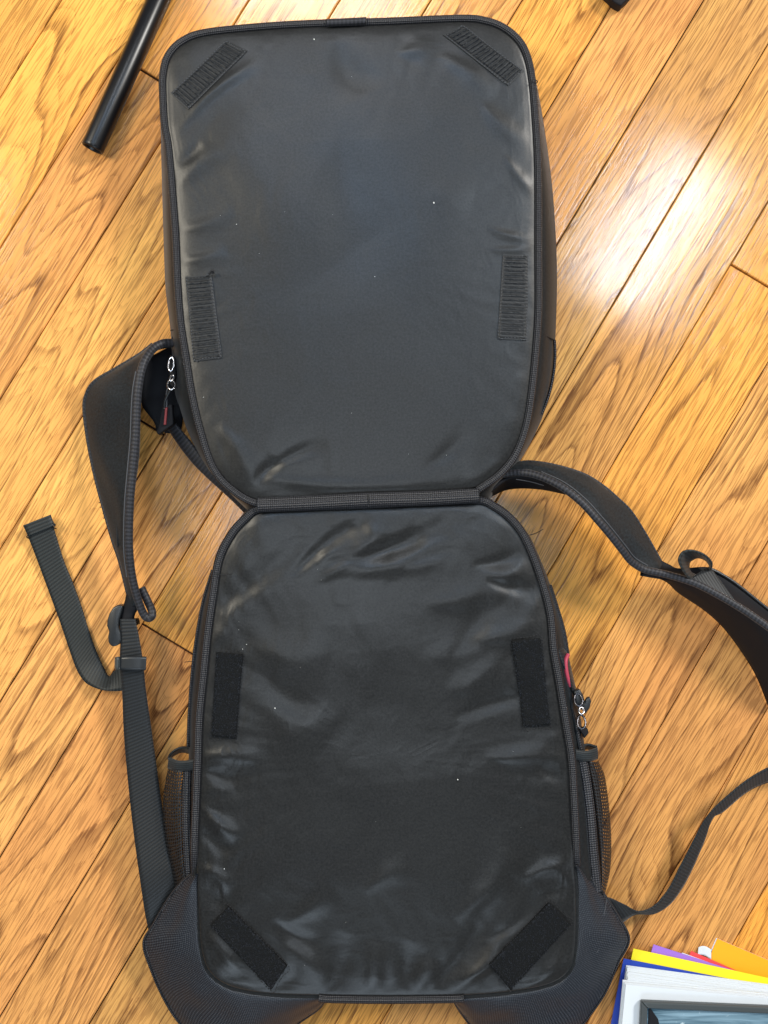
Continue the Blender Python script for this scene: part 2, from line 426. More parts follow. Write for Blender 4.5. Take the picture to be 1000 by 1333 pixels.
ZT = 0.070
UP = [(212, 125), (212, 97), (219, 72), (238, 53), (270, 42), (350, 34), (425, 30), (500, 28), (600, 24), (632, 27), (656, 36), (676, 53), (687, 75), (693, 105), (697, 150), (700, 200), (701, 250), (701, 330), (701, 405), (697, 465), (691, 520), (684, 558), (671, 592), (650, 618), (622, 638), (560, 646), (480, 650), (400, 654), (338, 656), (300, 636), (277, 608), (262, 565), (250, 515), (242, 465), (235, 420), (231, 370), (228, 300), (220, 200), (214, 160)]
LO = [(340, 662), (400, 660), (480, 657), (560, 653), (622, 651), (645, 660), (665, 675), (681, 695), (695, 725), (707, 760), (717, 800), (721, 845), (728, 885), (736, 935), (744, 985), (747, 1030), (749, 1068), (751, 1123), (753, 1180), (751, 1240), (742, 1268), (715, 1285), (660, 1295), (590, 1300), (500, 1301), (430, 1300), (350, 1297), (300, 1288), (272, 1270), (260, 1240), (256, 1190), (253, 1138), (253, 1093), (255, 1043), (257, 993), (259, 935), (265, 875), (270, 825), (277, 775), (285, 728), (300, 697), (318, 676)]

def polar(outline, c, n):
    q = catmull(outline, 900, True)-np.array(c); a = np.arctan2(q[:, 1], q[:, 0]); r = np.hypot(q[:, 0], q[:, 1])
    o = np.argsort(a); a, r = a[o], r[o]
    th = np.linspace(-math.pi, math.pi, n, endpoint=False)
    rr = np.interp(th, np.concatenate([[a[-1]-2*math.pi], a, [a[0]+2*math.pi]]), np.concatenate([[r[-1]], r, [r[0]]]))
    return np.stack([c[0]+rr*np.cos(th), c[1]+rr*np.sin(th)], 1)

def fold_field(x, y, folds):
    h = np.zeros_like(x)
    for (x0, y0, x1, y1, wd, am) in folds:
        dx, dy = x1-x0, y1-y0; L = math.hypot(dx, dy); ux, uy = dx/L, dy/L
        t = ((x-x0)*ux+(y-y0)*uy)/L
        bend = 0.10*L*np.sin(np.clip(t, 0, 1)*math.pi)*(0.5 if (int(x0)+int(y1)) % 2 else -0.5)
        s = -(x-x0)*uy+(y-y0)*ux+bend
        wl = wd*(0.55+0.75*np.clip(t, 0, 1))
        env = np.clip(1-((t-0.5)/0.62)**2, 0, 1)**1.2
        h += am*env*np.exp(-(s/wl)**2)
    return h

def panel(name, outline, c, z0, folds, amp, seed, inset, nr=150, na=420, roll=6, pad=0.0020, edgew=12.0, puck=0.0011):
    rim = polar(outline, c, na); cc = np.array(c)
    dvec = rim-cc; rl = np.hypot(dvec[:, 0], dvec[:, 1])[:, None]
    rim = cc+dvec*(1-inset/rl)
    ts = np.linspace(0, 1, nr)**0.75; ts[0] = 0.0008
    pts = cc[None, None]+(rim-cc)[None]*ts[:, None, None]
    X = pts[:, :, 0]; Y = pts[:, :, 1]
    # distance to the rim
    D = np.full(X.shape, 1e9)
    for k in range(na):
        np.minimum(D, np.hypot(X-rim[k, 0], Y-rim[k, 1]), out=D)
    D[-1] = 0
    Hh = pad*(1-np.exp(-D/edgew)) + 0.0025*np.clip(D/150, 0, 1)
    f = fold_field(X, Y, folds)
    N1 = np.zeros_like(X)
    ang = np.linspace(0, 2*math.pi, na, endpoint=False)
    for i in range(nr):
        for j in range(na):
            x, y = X[i, j], Y[i, j]; e = math.exp(-D[i, j]/45.0)
            n1 = mnoise.noise(Vector((x*0.011+seed, y*0.011, seed)))
            n2 = mnoise.noise(Vector((x*0.035+2*n1, y*0.028+seed, 4.2)))
            r = 1-abs(mnoise.noise(Vector((x*0.02+1.2*n2, y*0.02-n1, seed*2))))*2
            # puckers that run square to the seam
            pk = mnoise.noise(Vector((ang[j]*16, D[i, j]*0.012, seed+5)))
            cr = (1-abs(mnoise.noise(Vector((x*0.05+2.5*n2, y*0.04+1.5*n1, seed*3))))*2.2)
            N1[i, j] = 0.35*amp*max(cr, 0)**2*(0.25+e)+amp*(n1*1.2+0.35*n2+0.35*r*(0.3+e)) + puck*e*pk*(1-math.exp(-D[i, j]/7))
    Z = z0+Hh+(f+N1)*(1-np.exp(-D/9.0))
    V = []; U = []
    for i in range(nr):
        for j in range(na):
            V.append(P(X[i, j], Y[i, j], z0)); V[-1].z = Z[i, j]; U.append((X[i, j]*S, Y[i, j]*S))
    F = grid_faces(nr, na, False, True)
    F.append(tuple(range(na)))
    # skirt that tucks under the binding
    o = len(V)
    for j in range(na):
        p = P(rim[j, 0], rim[j, 1], z0); V.append(Vector((p.x, p.y, z0-0.012))); U.append((0, 0))
    for j in range(na):
        a = (nr-1)*na+j; b = (nr-1)*na+(j+1) % na
        F.append((a, o+j, o+(j+1) % na, b))
    ob = mesh_obj(name, V, F, M['liner'], bag, U)
    me = ob.data
    bm = bmesh.new(); bm.from_mesh(me); bmesh.ops.recalc_face_normals(bm, faces=bm.faces)
    if bm.faces[0].normal.z < 0: bmesh.ops.reverse_faces(bm, faces=bm.faces)
    bm.to_mesh(me); bm.free()
    ob['zx'] = 0
    del ob['zx']
    def zat(x, y):
        d = np.hypot(X-x, Y-y); k = np.unravel_index(np.argmin(d), d.shape); return float(Z[k])
    return ob, zat

UF = [(236, 165, 330, 85, 7, 0.0016), (225, 245, 300, 190, 14, 0.0015), (232, 300, 300, 280, 9, 0.0012), (232, 340, 290, 330, 7, 0.0012), (234, 215, 262, 190, 6, -0.0012),
      (335, 628, 360, 600, 9, -0.0022), (345, 615, 420, 578, 8, -0.0016), (360, 625, 600, 622, 12, 0.0018), (560, 605, 610, 560, 12, -0.0013), (290, 560, 330, 625, 12, 0.0015),
      (655, 600, 610, 630, 12, 0.0014), (640, 300, 695, 312, 6, 0.0012), (660, 210, 697, 250, 7, 0.0014), (630, 140, 690, 190, 12, 0.0014), (575, 75, 640, 120, 12, 0.0012), (640, 326, 690, 322, 5, 0.0010),
      (440, 60, 470, 120, 22, -0.0016), (520, 70, 560, 60, 10, 0.001), (300, 170, 420, 330, 60, 0.003), (450, 180, 480, 380, 45, -0.002), (560, 248, 610, 262, 22, 0.0006)]
LF = [(560, 860, 700, 780, 24, 0.0016), (270, 795, 425, 678, 18, -0.0018), (300, 805, 440, 705, 17, 0.0010), (385, 745, 485, 672, 9, -0.0024), (420, 752, 500, 690, 11, 0.0018), (435, 732, 590, 675, 11, -0.0026), (460, 745, 620, 700, 13, 0.0020), (530, 735, 600, 715, 9, -0.0018),
      (620, 735, 685, 718, 7, -0.0018), (630, 748, 690, 742, 8, 0.0016), (638, 758, 700, 766, 7, -0.0018), (560, 785, 660, 760, 16, 0.0022), (590, 850, 640, 780, 14, -0.002), (620, 830, 715, 810, 14, 0.0022), (262, 850, 300, 815, 9, 0.0016), (330, 840, 420, 860, 20, 0.002),
      (340, 870, 400, 930, 18, -0.0018), (350, 920, 420, 960, 22, 0.0016), (262, 985, 340, 985, 10, 0.0018), (262, 1000, 320, 1020, 10, -0.0014), (262, 1050, 310, 1088, 9, 0.0026), (258, 1075, 300, 1110, 9, -0.0018), (257, 1128, 300, 1150, 8, 0.0022), (256, 1150, 300, 1180, 10, -0.0014),
      (590, 900, 660, 850, 16, 0.0018), (600, 930, 690, 905, 12, -0.0018), (640, 985, 735, 970, 12, 0.0022), (700, 1000, 740, 1010, 8, -0.0014), (380, 1195, 430, 1160, 12, 0.0018), (480, 1155, 530, 1125, 12, 0.0016),
      (600, 1190, 665, 1110, 15, 0.0028), (560, 1288, 640, 1180, 12, -0.0030), (590, 1290, 680, 1190, 12, 0.0030), (685, 1140, 752, 1122, 9, 0.0026), (700, 1165, 750, 1150, 8, -0.002), (380, 1230, 420, 1285, 14, 0.0026), (360, 1200, 410, 1230, 10, -0.0022), (430, 1285, 450, 1220, 14, -0.0020), (480, 1290, 490, 1230, 16, 0.0022), (520, 1285, 535, 1230, 12, -0.0018), (545, 1290, 560, 1250, 10, 0.0018),
      (270, 1215, 310, 1265, 9, 0.0024), (340, 1290, 385, 1270, 8, -0.0018), (685, 1290, 740, 1235, 9, 0.0024), (640, 1220, 700, 1170, 9, -0.0022), (610, 1270, 650, 1240, 8, 0.0018), (290, 1280, 330, 1285, 8, 0.0016), (500, 860, 520, 1000, 60, -0.002)]
up_panel, zu = panel('upper_liner', UP, (460, 335), ZT, UF, 0.00045, 3.1, 4.5, puck=0.0005)
tag(up_panel, 'smooth dark grey padded lining of the upper half')
lo_panel, zl = panel('lower_liner', LO, (505, 985), ZT-0.004, [(*f[:4], f[4]*1.1, f[5]*(1.0 if f[1] > 1140 else 1.2)) for f in LF], 0.0009, 8.7, 4.5, puck=0.0018)
tag(lo_panel, 'wrinkled shiny black lining of the lower half')

# bodies below the linings
def body(name, rim_o, sil_o, c, zr, zs, mat, shrink=0.965, n=240):
    rim = polar(rim_o, c, n); sil = polar(sil_o, c, n); cc = np.array(c)
    rings = []
    for (o, z, k) in ((rim, zr, 1.0), (rim*0.55+sil*0.45, zr*0.8+zs*0.2, 1.0), (sil, zs, 1.0), (sil, zs*0.45, 0.995), (sil, 0.003, shrink)):
        q = cc+(o-cc)*k; rings.append([P(a, b, z if z > 0.01 else 0.003) for a, b in q])
        if z < zs*0.9: 
            rings[-1] = [Vector((P(a, b, zs).x, P(a, b, zs).y, z)) for a, b in q]
    V = [v for r in rings for v in r]; U = []
    for ri, r in enumerate(rings):
        for j, v in enumerate(r): U.append((j*0.006, ri*0.02))
    F = grid_faces(len(rings), n, False, True); F.append(tuple((len(rings)-1)*n+j for j in range(n))); F.append(tuple(range(n))[::-1])
    ob = mesh_obj(name, V, F, mat, bag, U)
    bm = bmesh.new(); bm.from_mesh(ob.data); bmesh.ops.recalc_face_normals(bm, faces=bm.faces); bm.to_mesh(ob.data); bm.free()
    return ob
US = [(209, 150), (210, 97), (217, 72), (238, 51), (270, 41), (350, 33), (425, 29), (500, 27), (600, 24), (634, 27), (660, 36), (680, 53), (691, 75), (697, 100), (707, 155), (717, 225), (722, 280), (725, 340), (725, 385), (723, 440), (719, 490), (712, 525), (700, 558), (677, 600), (648, 632), (620, 655), (480, 656), (338, 665), (322, 663), (290, 632), (268, 606), (246, 565), (234, 530), (227, 505), (222, 430), (216, 380), (214, 340), (211, 240)]
body('upper_shell', UP, US, (460, 335), ZT-0.002, 0.034, M['side'])
LS = [(330, 662), (400, 659), (480, 657), (560, 653), (632, 652), (650, 660), (672, 677), (689, 697), (703, 727), (716, 760), (727, 795), (734, 820), (740, 851), (748, 892), (753, 915), (759, 955), (765, 1000), (775, 1060), (780, 1130), (785, 1180), (775, 1230), (760, 1270), (715, 1292), (660, 1298), (590, 1302), (500, 1303), (430, 1302), (350, 1300), (300, 1292), (262, 1280), (240, 1240), (232, 1190), (246, 1138), (247, 1093), (247, 1043), (246, 993), (246, 935), (250, 880), (256, 830), (265, 780), (278, 740), (296, 696), (314, 672)]
body('lower_shell', LO, LS, (505, 985), ZT-0.006, 0.036, M['side'])

def cord(name, pts, r, mat, z, closed=False, n=400, rz=None):
    return tube_obj(name, [(x, y, z) for x, y in pts], r, mat, bag, n, closed, rz)
cu = cord('upper_piping', UP[27:]+UP[:25], 4.6, M['braid'], ZT, False, 700, 4.2)
kL = LO.index((253, 1138)); kR = LO.index((751, 1123))
cl = tube_obj('lower_piping', [(254, 1150, ZT-0.018), (253, 1118, ZT-0.006)]+[(x, y, ZT-0.003) for x, y in LO[kL+1:]+LO[:kR]]+[(751, 1116, ZT-0.006), (752, 1135, ZT-0.016)], 5.0, M['braid'], bag, 800, rz=4.4)
cord('lower_piping', [(415, 1299), (430, 1300.5), (500, 1301.5), (590, 1300.5), (604, 1299)], 5.0, M['braid'], ZT-0.004, False, 200, 4.4)
# hinge roll between the halves
hz = ZT+0.001
hg = tube_obj('hinge_binding', [(336, 657.5, hz), (400, 655, hz), (480, 651, hz+0.001), (560, 648.5, hz), (624, 645, hz)], 9.0, M['braid'], bag, 160, False, 6.0, 16)
tube_obj('binding_joint', [(479, 643, hz+0.0035), (479.5, 650, hz+0.006), (480, 659, hz+0.003)], 0.9, M['darkthread'], hg, 12)
# second binding tape at the top edge (overlap)
loft('binding_overlap', [(426, 24.5, ZT+0.002), (450, 23.5, ZT+0.002), (477, 22, ZT+0.002)], [(426, 34.5, ZT+0.003), (450, 33.5, ZT+0.003), (477, 32, ZT+0.003)], M['rib'], bag, 30, 7, 0.001, puff=0.0035)
# row of binding stitches inside the upper edge
def stitches(name, pts, zf, mat, parent, step=3.2, ln=1.9, wd=0.45, lift=0.0006):
    q = catmull(pts, 4000); L = np.concatenate([[0], np.cumsum(np.hypot(*np.diff(q, axis=0).T))])
    V = []; F = []
    s = 0.0
    while s < L[-1]-ln:
        a = np.array([np.interp(s, L, q[:, k]) for k in (0, 1)]); b = np.array([np.interp(s+ln, L, q[:, k]) for k in (0, 1)])
        d = (b-a)/ln; nn = np.array([-d[1], d[0]])*wd; z = zf(*((a+b)/2))+lift
        o = len(V)
        for p, dz in ((a-nn, -0.0006), (b-nn, -0.0006), (b+nn, -0.0006), (a+nn, -0.0006), (a*0.7+b*0.3, 0.0004), (a*0.3+b*0.7, 0.0004)):
            v = P(p[0], p[1], z); v.z = z+dz; V.append(v)
        F += [(o, o+1, o+5, o+4), (o+2, o+3, o+4, o+5), (o+1, o+2, o+5), (o+3, o, o+4)]
        s += step
    ob = mesh_obj(name, V, F, mat, parent); tag(ob, kind='stuff'); return ob

# ---- grip strips
def strip(kind, quad, zf, parent, label):
    q = [np.array(p, float) for p in quad]                # q0->q1 long side, q1->q2 short side
    nl, nw = (121, 14) if kind == 'hook' else (40, 12)
    V = []; U = []
    e1 = np.linalg.norm(q[1]-q[0])*S; e2 = np.linalg.norm(q[2]-q[1])*S
    th = 0.0016 if kind == 'hook' else 0.0030
    zc = [[0]*nw for _ in range(nl)]
    zz = np.array([[zf(*((q[0]*(1-a)+q[1]*a)*(1-b)+(q[3]*(1-a)+q[2]*a)*b)) for b in np.linspace(0, 1, 4)] for a in np.linspace(0, 1, 8)])
    def zs(a, b):
        x = a*7; y = b*3; i = min(int(x), 6); j = min(int(y), 2); fx, fy = x-i, y-j
        return zz[i, j]*(1-fx)*(1-fy)+zz[i+1, j]*fx*(1-fy)+zz[i, j+1]*(1-fx)*fy+zz[i+1, j+1]*fx*fy
    for i in range(nl):
        for j in range(nw):
            a, b = i/(nl-1), j/(nw-1); p = (q[0]*(1-a)+q[1]*a)*(1-b)+(q[3]*(1-a)+q[2]*a)*b
            if kind == 'loop' and (i in (0, nl-1) or j in (0, nw-1)): p = p+rng.normal(0, 0.35, 2)
            edge = min(a*e1, (1-a)*e1, b*e2, (1-b)*e2)/0.0032
            h = th*(0.55 if edge < 0.6 else 1.0)
            if kind == 'hook' and edge >= 0.9: h += 0.00030*(1 if (i//3) % 2 else -0.4)*(0.5+rng.random())+0.0001*rng.random()
            if kind == 'loop': h += 0.0006*rng.random()
            z = zs(a, b)+h+0.0004
            v = P(p[0], p[1], z); V.append(v); U.append((a*e1, b*e2))
    F = grid_faces(nl, nw)
    o = len(V); per = [(i, 0) for i in range(nl)]+[(nl-1, j) for j in range(1, nw)]+[(i, nw-1) for i in range(nl-2, -1, -1)]+[(0, j) for j in range(nw-2, 0, -1)]
    for (i, j) in per: v = V[i*nw+j].copy(); v.z -= 0.004; V.append(v); U.append(U[i*nw+j])
    m = len(per)
    for k in range(m):
        a = per[k][0]*nw+per[k][1]; b = per[(k+1) % m][0]*nw+per[(k+1) % m][1]; F.append((a, b, o+(k+1) % m, o+k))
    # fibres / hooks
    nb = len(F); fm = [0]*nb
    cnt = 1500 if kind == 'loop' else 1100
    for _ in range(cnt):
        a, b = rng.random(), rng.random(); 
        mg = 0.03 if kind == 'loop' else 0.09
        a = mg*0.5+a*(1-mg); b = mg+b*(1-2*mg)
        if kind == 'hook':
            a = (round(a*e1/0.0042)*0.0042)/e1
            if not 0.03 < a < 0.97: continue
        p = (q[0]*(1-a)+q[1]*a)*(1-b)+(q[3]*(1-a)+q[2]*a)*b; z = zs(a, b)+th
        c = P(p[0], p[1], z); c.z = z; L = rng.uniform(0.0010, 0.0024) if kind == 'loop' else 0.0011; t = rng.random()*6.28
        d = Vector((math.cos(t), math.sin(t), 0)); s = Vector((-d.y, d.x, 0))*0.00016; up = Vector((0, 0, rng.uniform(0.0006, 0.0016)))
        o = len(V)
        for pp in (c-s, c+s, c+d*L*0.5+up+s, c+d*L*0.5+up-s, c+d*L+s, c+d*L-s): V.append(pp); U.append((0, 0))
        F += [(o, o+1, o+2, o+3), (o+3, o+2, o+4, o+5)]; fm += [1, 1]
    ob = mesh_obj('hook_strip' if kind == 'hook' else 'loop_strip', V, F, None, parent, U, smooth=False, mats=[M['hook' if kind == 'hook' else 'loop'], M['fib']], fm=fm)
    tag(ob, label); return ob
hooks = [([(245, 142), (322, 66), (295, 52), (222, 121)], 'ribbed hook strip slanting across the upper left corner'),
         ([(577, 45), (662, 111), (682, 92), (602, 32)], 'ribbed hook strip slanting across the upper right corner'),
         ([(241, 360), (252, 471), (289, 466), (275, 357)], 'ribbed hook strip upright at the left edge of the upper half'),
         ([(655, 331), (648, 441), (686, 443), (688, 332)], 'ribbed hook strip upright at the right edge of the upper half')]
for q, lb in hooks:
    strip('hook', q, zu, up_panel, lb)
    c = np.mean(q, axis=0); qi = [tuple(c+(np.array(p)-c)*np.array([0.93, 0.95])) for p in q]
    ln = [tuple(np.array(qi[i])*(1-t)+np.array(qi[(i+1) % 4])*t) for i in range(4) for t in (0, .33, .66)]+[qi[0]]
    stitches('strip_stitching', ln, zu, M['thread'], up_panel, 4.2, 2.6, 0.5, 0.0022)
loops = [([(282, 849), (275, 959), (307, 962), (316, 852)], 'fuzzy loop strip upright at the left edge of the lower half'),
         ([(666, 834), (682, 947), (716, 944), (704, 831)], 'fuzzy loop strip upright at the right edge of the lower half'),
         ([(274, 1205), (353, 1289), (374, 1258), (297, 1180)], 'fuzzy loop strip slanting across the lower left corner'),
         ([(637, 1256), (665, 1289), (743, 1203), (715, 1175)], 'fuzzy loop strip slanting across the lower right corner')]
for q, lb in loops:
    if abs(q[0][0]-637) < 1: q = [q[1], q[2], q[3], q[0]]
    strip('loop', q, zl, lo_panel, lb)
    c = np.mean(q, axis=0); qo = [tuple(c+(np.array(p)-c)*1.05) for p in q]
    ln = [tuple(np.array(qo[i])*(1-t)+np.array(qo[(i+1) % 4])*t) for i in range(4) for t in (0, .33, .66)]+[qo[0]]
    stitches('strip_stitching', ln, zl, M['darkthread'], lo_panel, 4.2, 2.6, 0.5, 0.0008)
tube_obj('loose_thread_knot', [(272, 357, ZT+0.009), (276, 352, ZT+0.011), (278, 355, ZT+0.009), (274, 354, ZT+0.010)], 1.3, M['darkthread'], up_panel, 20)

# lint specks on the linings
def lint(spots, zf, parent):
    V = []; F = []
    for (x, y, r) in spots:
        z = zf(x, y)+0.0006; c = P(x, y, z); o = len(V)
        for k in range(6):
            a = k*math.pi/3; V.append((c.x+math.cos(a)*r*S*rng.uniform(.5, 1.1), c.y+math.sin(a)*r*S*rng.uniform(.6, 1.3), z))
        V.append((c.x, c.y, z+0.0006)); F += [(o+k, o+(k+1) % 6, o+6) for k in range(6)]
    tag(mesh_obj('lint', V, F, M['lint'], parent), kind='stuff')
lint([(565, 264, 1.0), (409, 51, .9), (488, 360, .5), (308, 292, .5), (265, 517, .5)]+[(rng.uniform(260, 680), rng.uniform(60, 620), rng.uniform(.2, .3)) for _ in range(8)], zu, up_panel)
lint([(321, 839, .6), (316, 845, .5), (358, 922, .8), (596, 1015, .9), (292, 1131, .7), (311, 820, .4)]+[(rng.uniform(290, 700), rng.uniform(700, 1270), rng.uniform(.2, .3)) for _ in range(10)], zl, lo_panel)

# thin dark crease pulled at the left of the lower half + loose threads
tube_obj('loose_thread', [(280, 747, ZT+0.003), (292, 748, ZT+0.004), (301, 748, ZT+0.0045)], 0.5, M['darkthread'], lo_panel, 16)
tube_obj('loose_thread', [(684, 697, 0.05), (692, 696, 0.045), (700, 693, 0.03), (707, 689, 0.02)], 0.5, M['darkthread'], bag, 16)
tube_obj('loose_thread', [(268, 866, 0.05), (258, 863, 0.05), (250, 861, 0.03), (240, 862, 0.02)], 0.4, M['darkthread'], bag, 16)
tube_obj('loose_thread', [(690, 108, ZT+0.004), (695, 104, ZT+0.006), (700, 106, ZT+0.004), (697, 110, ZT)], 0.5, M['darkthread'], bag, 16)

# upper flank details: seam and side zipper on the right
tube_obj('flank_seam', [(704, 434, 0.064), (711, 437, 0.058), (722.5, 443, 0.040)], 1.0, M['darkthread'], bag, 20)
zp = tube_obj('side_zipper', [(722, 443, 0.042), (722.5, 465, 0.040), (720, 490, 0.040), (714, 516, 0.040), (705, 540, 0.040)], 1.9, M['coil'], bag, 120)
for (a, b) in (((216, 345), (219, 425)),):
    tube_obj('flank_seam', [(a[0]+6, a[1]+85, 0.050), (b[0]+8, b[1]+6, 0.045), (b[0]+4, b[1]+20, 0.040)], 0.6, M['darkthread'], bag, 12)

# lower half: edge bindings and zipper chains
tube_obj('zipper_chain', [(722, 800, 0.052), (727, 830, 0.052), (733, 862, 0.053), (740, 905, 0.053), (749, 940, 0.054), (756, 972, 0.054), (762, 1000, 0.054)], 2.0, M['coil'], bag, 160)
tube_obj('edge_binding', [(716, 762, 0.044), (727, 797, 0.042), (734, 822, 0.042), (739, 851, 0.042)], 2.6, M['braid'], bag, 80)
tube_obj('edge_binding', [(277, 742, 0.044), (265, 782, 0.042), (256, 830, 0.042), (250, 880, 0.042), (246.5, 930, 0.042), (245, 972, 0.042)], 2.2, M['coil'], bag, 160)
tube_obj('pocket_zipper', [(757, 985, 0.054), (763, 1020, 0.054), (768, 1060, 0.054), (772, 1110, 0.052), (777, 1160, 0.048)], 7.0, M['coil'], bag, 160, rz=4)
tube_obj('pocket_zipper', [(244, 998, 0.050), (243, 1040, 0.052), (243, 1080, 0.052), (246, 1140, 0.050)], 5.5, M['coil'], bag, 160, rz=4)
# black gap tapes next to the piping
loft('zipper_tape', [(712, 770, .058), (722, 805, .058), (728, 845, .058), (738, 890, .058), (748, 940, .058), (757, 990, .058)], [(722, 785, .046), (731, 815, .044), (738, 850, .044), (747, 893, .044), (756, 940, .044), (763, 985, .044)], M['strapf'], bag, 60, 5, 0.001)
loft('webbing_loop', [(726, 846, .060), (732, 862, .060), (740, 880, .058), (746, 898, .056)], [(733, 843, .050), (739, 851, .046), (747, 884, .046), (752, 903, .046)], M['web'], bag, 30, 5, 0.002, puff=0.002)
tube_obj('pink_cord', [(739.5, 852, .052), (736.5, 860, .056), (737, 872, .057), (739.5, 884, .056), (742.5, 893, .053)], 2.7, M['pink'], bag, 60)

# gussets
GLo = [(257, 1133, .060), (236, 1149, .050), (218, 1172, .042), (200, 1203, .034), (187, 1228, .028), (197, 1263, .022), (215, 1303, .016), (236, 1334, .014), (268, 1362, .012), (310, 1376, .012), (352, 1360, .012), (387, 1333, .016), (415, 1313, .03), (428, 1294, .052)]
GLi = [(258, 1137, .064), (257, 1150, .064), (257, 1170, .064), (257, 1190, .064), (258, 1215, .064), (261, 1240, .064), (268, 1262, .064), (280, 1277, .064), (297, 1288, .064), (318, 1293, .064), (345, 1297, .064), (375, 1299, .063), (402, 1299, .063), (427, 1298, .060)]
GRo = [(751, 1123, .060), (770, 1143, .050), (787, 1165, .042), (805, 1193, .034), (819, 1223, .028), (805, 1253, .022), (790, 1288, .018), (772, 1316, .014), (748, 1343, .012), (705, 1362, .012), (660, 1358, .012), (622, 1343, .014), (600, 1318, .03), (587, 1295, .052)]
GRi = [(750, 1127, .064), (752, 1145, .064), (753, 1165, .064), (753, 1190, .064), (753, 1215, .064), (751, 1240, .064), (745, 1260, .064), (732, 1277, .064), (712, 1286, .064), (690, 1291, .064), (665, 1295, .064), (640, 1298, .063), (612, 1300, .063), (588, 1300, .060)]
for (A, B, nm, sd) in ((GLo, GLi, 'left', 1), (GRo, GRi, 'right', 5)):
    g = loft('corner_gusset', A, B, M['ball'], bag, 140, 26, 0.0016, puff=0.004, wr=0.004, seed=sd)
    tag(g, 'blue-black woven corner wing at the bottom %s of the lower half' % nm)
    tube_obj('hem', [(x, y, z+0.001) for x, y, z in A], 1.7, M['braid'], g, 260)
    stitches('hem_stitching', [(x*0.96+b[0]*0.04, y*0.96+b[1]*0.04) for (x, y, z), b in zip(A, B)][1:-1], (lambda A_, B_: (lambda x, y: (lambda k: A_[k][2]+0.003)(min(range(len(A_)), key=lambda i: (A_[i][0]-x)**2+(A_[i][1]-y)**2))))(A, B), M['thread'], g, 3.6, 2.2, 0.4)
tube_obj('wing_fold_seam', [(790, 1170, .047), (785, 1200, .050), (781, 1222, .050), (777, 1240, .050), (766, 1222, .054)], 0.5, M['thread'], bag, 40)

# mesh pockets
pl = loft('mesh_pocket', [(219, 999, .040), (213, 1033, .036), (213, 1070, .034), (218, 1110, .032), (226, 1150, .030), (228, 1165, .028)], [(240, 1002, .052), (239, 1040, .052), (239, 1080, .052), (240, 1115, .052), (243, 1140, .052), (243, 1155, .050)], M['net'], bag, 90, 10, 0.0006, puff=0.006)
tag(pl, 'black net pocket on the left side, floor showing through')
loft('elastic_hem', [(220, 986, .048), (230, 990, .054), (242, 990, .058), (253, 988, .060)], [(218, 1000, .044), (229, 1004, .051), (242, 1004, .055), (254, 1002, .058)], M['elastic'], pl, 30, 6, 0.0018, puff=0.001)
loft('elastic_hem', [(220, 987, .036), (226, 979, .032), (236, 974, .032), (247, 974, .038)], [(220, 990, .020), (227, 984, .018), (237, 980, .018), (248, 982, .022)], M['elastic'], pl, 30, 6, 0.0018)
pr = loft('mesh_pocket', [(765, 990, .052), (772, 1030, .052), (778, 1080, .050), (782, 1130, .048), (782, 1160, .046)], [(779, 990, .040), (788, 1013, .036), (794, 1060, .034), (796, 1100, .032), (794, 1135, .032), (787, 1165, .032)], M['net'], bag, 90, 10, 0.0006, puff=0.006)
tag(pr, 'black net pocket on the right side')
loft('net_back', [(764, 992, .046), (770, 1030, .044), (776, 1080, .044), (780, 1130, .042), (782, 1160, .040)], [(772, 992, .026), (780, 1015, .024), (784, 1060, .024), (785, 1100, .022), (783, 1160, .022)], M['black'], pr, 30, 5, 0.001)
loft('elastic_hem', [(749, 975, .062), (760, 977, .060), (770, 976, .056), (778, 973, .050)], [(750, 989, .061), (760, 991, .059), (770, 991, .055), (778.5, 988, .049)], M['elastic'], pr, 30, 6, 0.0018, puff=0.001)
loft('elastic_hem', [(757, 973, .045), (765, 970, .042), (777, 973, .044)], [(757, 978, .03), (765, 976, .028), (777, 979, .03)], M['elastic'], pr, 20, 4, 0.0018)

# zipper sliders
def ring(c, rx, ry, r, z, mat, name, parent, tilt=0.0, n=28, rot=0.0):
    pts = []
    for k in range(n):
        a = 2*math.pi*k/n; x = math.cos(a)*rx; y = math.sin(a)*ry
        pts.append(P(c[0]+x*math.cos(rot)-y*math.sin(rot), c[1]+x*math.sin(rot)+y*math.cos(rot), z+tilt*math.sin(a)))
    V, F, U = sweep(np.array(pts), r*S, r*S, 8, True); return mesh_obj(name, V, F, mat, parent, U)
s1 = slab('zipper_slider', [(747, 900), (755, 897), (760, 906), (762, 918), (757, 925), (750, 918)], .050, .058, M['plast'], bag, 0.0012, True)
ring((753, 911), 5.2, 8, 1.3, .061, M['gun'], 'pull_ring', s1, 0.003, rot=-0.2)
ring((757, 940), 5.2, 9, 1.3, .060, M['gun'], 'pull_ring', s1, 0.003, rot=-0.1)
ring((757, 925), 3.2, 4.5, 1.2, .064, M['chrome'], 'pull_link', s1, 0.002)
slab('pull_tab', [(760, 917), (764, 909), (768, 907), (770, 913), (768, 922), (762, 930), (759, 926)], .052, .058, M['plast'], s1, 0.0012, True)
s2 = slab('zipper_slider', [(754, 950), (759, 947), (765, 948), (767, 954), (761, 962), (759, 957)], .046, .054, M['black'], bag, 0.0012, True)
